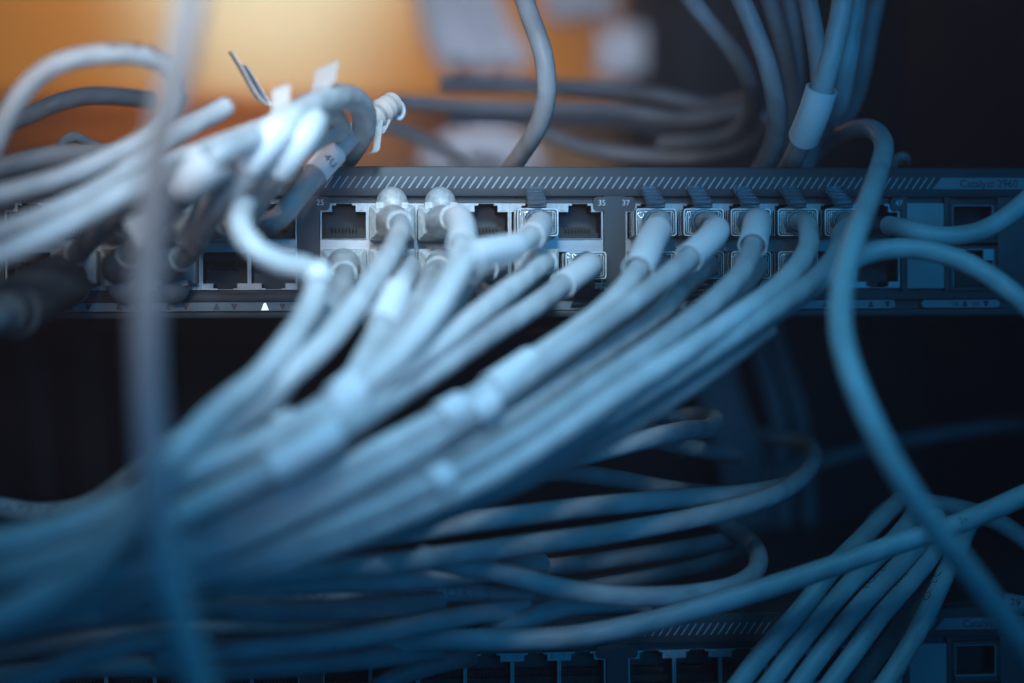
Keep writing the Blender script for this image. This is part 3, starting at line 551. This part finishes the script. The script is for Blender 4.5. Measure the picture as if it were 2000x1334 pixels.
# paper flags, torn tape, clip
def slab_quad(name, pts, th, mat, label, cat):
    a = [P(*q) for q in pts]; n = (a[1] - a[0]).cross(a[3] - a[0]).normalized() * th; mb = MB()
    mb.add(a + [q + n for q in a], [(3, 2, 1, 0), (4, 5, 6, 7), (0, 1, 5, 4), (1, 2, 6, 5), (2, 3, 7, 6), (3, 0, 4, 7)])
    o = mb.build(name, M[mat], smooth=False); return tag(o, label, cat, 'paper cable tags')
slab_quad('paper_tag', [(532, 175, -70), (566, 164, -70), (566, 252, -70), (530, 268, -70)], .25, 'paper', 'upright pale paper tag standing in front of the white cable bunch', 'paper tag')
slab_quad('paper_tag', [(616, 138, -60), (660, 118, -66), (654, 160, -66), (606, 196, -60)], .25, 'paper', 'tilted paper tag at the top right of the white cable bunch', 'paper tag')
slab_quad('paper_tag', [(240, 430, -90), (292, 410, -94), (296, 462, -92), (262, 482, -90)], .25, 'paper', 'crumpled pale paper tag hanging above the inverted dark boots', 'paper tag')
fl = MB()
def ribbon(mb, pts, wdir, wd, th=.22):
    W = [P(*q) for q in pts]; W = spline(W, 1.2); vs = []; wv = Vector(wdir).normalized() * wd
    for i, p_ in enumerate(W):
        T = (W[min(i + 1, len(W) - 1)] - W[max(i - 1, 0)]).normalized(); n = T.cross(wv).normalized() * th
        vs += [p_ - wv / 2, p_ + wv / 2, p_ + wv / 2 + n, p_ - wv / 2 + n]
    nseg = len(W); fs = [(i * 4 + k, i * 4 + (k + 1) % 4, (i + 1) * 4 + (k + 1) % 4, (i + 1) * 4 + k) for i in range(nseg - 1) for k in range(4)]
    fs += [(3, 2, 1, 0), tuple((nseg - 1) * 4 + k for k in range(4))]; mb.add(vs, fs)
ribbon(fl, [(449, 101, -34), (470, 135, -34), (492, 176, -34), (506, 198, -34), (530, 206, -34), (575, 204, -34), (606, 200, -34)], P(520, 180, -34) - CAM + Vector((-110, 0, 0)), 6)
ribbon(fl, [(474, 128, -30), (488, 148, -28), (506, 178, -28), (524, 205, -30)], P(520, 180, -34) - CAM + Vector((-190, 0, 0)), 5)
tag(fl.build('paper_tag', M['sleeve']), 'thin folded paper tag seen edge on, pointing up left', 'paper tag', 'paper cable tags')
tp = MB()
tpath = spline([P(718, 241, -12), P(735, 226, -11), P(752, 212, -8), P(766, 202, -5)], .5)
tp.tube(tpath, [3.25 + .35 * math.sin(q_ * 1.1) + random.uniform(-.18, .25) for q_ in range(len(tpath))], 20, uv=False)
ribbon(tp, [(742, 232, -13), (740, 250, -14), (738, 266, -14), (736, 280, -14), (734, 296, -14), (722, 299, -14)], (1, .2, .2), 2.0, .15)
ribbon(tp, [(762, 222, -9), (756, 240, -10), (748, 256, -11), (744, 262, -12)], (1, .3, .2), 1.8, .15)
tag(tp.build('torn_tape', M['paper']), 'torn strip of clear tape wound round a cut cable end', 'tape')
cl = MB(); cl.tube(spline([P(730, 208, -6), P(750, 202, -6), P(769, 196, -6)], 1), 1.25, 8)
ring = [P(779 + 9 * math.cos(a), 216 + 15 * math.sin(a), -2) for a in [i * math.pi / 8 - 1.8 for i in range(13)]]; cl.tube(ring, .8, 8)
tag(cl.build('cable_tie', M['sleeve']), 'small white cable tie head on the taped cable end', 'cable tie')

# dark fat connector at the left edge
t = empty('round_connector', P(10, 605, -70)); tag(t, 'dark round connector poking in at the left edge below the ports', 'connector')
q = MB(); ax = [P(120, 550, -30), P(80, 570, -45), P(50, 590, -58), P(20, 604, -70)]; q.tube(spline(ax, 2), 7.6, 28); q.build('shell', M['jacket_dark'], t)
q = MB(); q.tube([P(22, 603, -68), P(8, 610, -78)], [6.6, 5.2], 28); q.build('nose', M['jacket_dark'], t)
q = MB(); q.tube([P(8, 610, -78), P(-60, 640, -120)], 3.4, 18); q.build('lead', M['boot_dark'], t)

# ------------------------------------------------------------------ rack and room
def struct(o, label=None): o['kind'] = 'structure'; return o
q = MB(); q.box(-400, 400, 270, 276, zz(1260), zz(618)); struct(q.build('rear_panel', M['rear'], smooth=False))
q = MB(); q.box(-500, 500, -1, 300, -330, -326); struct(q.build('rack_floor', M['black'], smooth=False))
q = MB(); q.box(198, 222, -6, 20, -320, 260, 1); q.box(198, 204, 20, 300, -320, 260, 1); struct(q.build('rack_post', M['black'], smooth=False))
q = MB(); q.box(-2500, 3000, 1500, 1520, -900, 1500); struct(q.build('far_wall', M['far_wall'], smooth=False))
q = MB(); q.box(222.5, 226, -6, 300, -320, 260); struct(q.build('rack_side_panel', M['black'], smooth=False))
far_cab = empty('backdrop_cabinet', P(1700, 400, 640)); tag(far_cab, 'dark cabinet side added to keep the background dark behind the hanging cables at the upper right', 'cabinet')  # cabinet added so the background here stays dark
q = MB(); a_, c_ = P(1330, 400, 640), P(2300, -300, 640); q.box(a_.x, c_.x + 300, 640, 900, -200, c_.z + 100, 3); q.build('side_panel', M['black'], far_cab)
q = MB(); q.box(a_.x + 20, c_.x, 636, 640, -150, c_.z, 1); q.build('door', M['black'], far_cab)
# unseen spots added to throw a glow on the far wall
def far_box(name, x0, y0, x1, y1, d, mat, label, cat, th=20, bev=4, **kw):
    a, c = P(x0, y1, d), P(x1, y0, d); mb = MB(); mb.box(a.x, c.x, d, d + th, a.z, c.z, bev); return tag(mb.build(name, M[mat]), label, cat, **kw)
spot('far_warm_glow', P(480, -700, 800), P(480, -20, 1500), 60, 38, (1.0, .42, .06), 118)  # unseen spot, orange part of the added wall glow
spot('far_white_glow', P(540, -1500, 900), P(530, -130, 1500), 50, 90, (.62, 1.0, 1.0), 30, 1.0)  # unseen spot, cream centre of the added wall glow
sh = empty('backdrop_box', P(560, 300, 1000)); tag(sh, 'brown crate added to darken the wall behind the bunch of labels, below the glow on the wall', 'backdrop')  # brown box added to darken the background under the glow
a_, c_ = P(-300, 900, 1000), P(1290, 215, 1000)
q = MB(); q.box(a_.x, c_.x, 1000, 1200, a_.z, c_.z, 6); q.build('backdrop_body', M['backdrop'], sh)
q = MB(); q.box(a_.x - 3, c_.x + 3, 996, 1204, c_.z - 6, c_.z + 12, 4); q.build('backdrop_rim', M['backdrop'], sh)
# pale equipment and bundles out of focus
def bundle(label, pts, n, rad, spread, mat='dim_cable'):
    o = empty('cable_bundle', P(*pts[0])); tag(o, label, 'cable bundle', 'far cable bundles')
    for i in range(n):
        off = Vector((random.uniform(-1, 1) * spread, random.uniform(-.5, .5) * spread, 0)); W = spline([P(*q) + off * (1 + .1 * j) for j, q in enumerate(pts)], 6)
        mb = MB(); mb.tube(W, rad, 8); mb.build('strand', M[mat], o)
bundle('far blurred pale bundle left of the central loop at the top', [(890, -60, 800), (905, 20, 800), (930, 90, 800), (965, 135, 800)], 7, 12, 26)
bundle('far blurred pale bundle low behind the switch, left of the loop', [(850, 330, 760), (900, 290, 760), (950, 280, 760), (1010, 330, 760)], 5, 12, 14)
bundle('far blurred blue white bundle right of the loop', [(1230, 60, 800), (1232, 100, 800), (1234, 150, 800)], 6, 12, 18)
bundle('far blurred grey bundle at the top edge right of the loop', [(1100, -60, 820), (1115, 0, 820), (1125, 35, 820)], 6, 12, 24)
bundle('faint teal bundle hanging in the gap below the switch, left of the arching cable', [(1370, 640, 230), (1385, 720, 230), (1400, 800, 230), (1440, 900, 230), (1440, 1300, 230)], 4, 3, 9)
bundle('second faint teal bundle hanging nearest the arching cable', [(1490, 620, 240), (1505, 700, 240), (1535, 780, 240), (1550, 900, 240), (1560, 1300, 240)], 3, 3, 7)
bundle('very dim bundle hanging at the far left below the switch', [(40, 640, 240), (60, 740, 240), (80, 960, 240), (90, 1400, 240)], 3, 3, 6, 'jacket_dark')  # strands coloured dark to imitate deep shade, next bundle too
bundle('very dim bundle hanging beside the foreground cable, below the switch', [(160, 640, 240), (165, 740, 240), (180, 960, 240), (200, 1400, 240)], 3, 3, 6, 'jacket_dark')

# haze volume added to imitate the flare veil, one closed box round camera and scene
q = MB(); q.box(-2700, 3200, -1300, 1700, -1400, 1700); hz = q.build('haze', M['black'], smooth=False); tag(hz, kind='stuff')
hm = bpy.data.materials.new('flare_veil'); hm.use_nodes = True; hm.node_tree.nodes.clear()
pv = hm.node_tree.nodes.new('ShaderNodeVolumePrincipled'); ho = hm.node_tree.nodes.new('ShaderNodeOutputMaterial')
pv.inputs['Color'].default_value = (.72, .86, 1, 1); pv.inputs['Density'].default_value = 0.24; pv.inputs['Anisotropy'].default_value = 0.45
hm.node_tree.links.new(pv.outputs[0], ho.inputs['Volume']); hz.data.materials[0] = hm
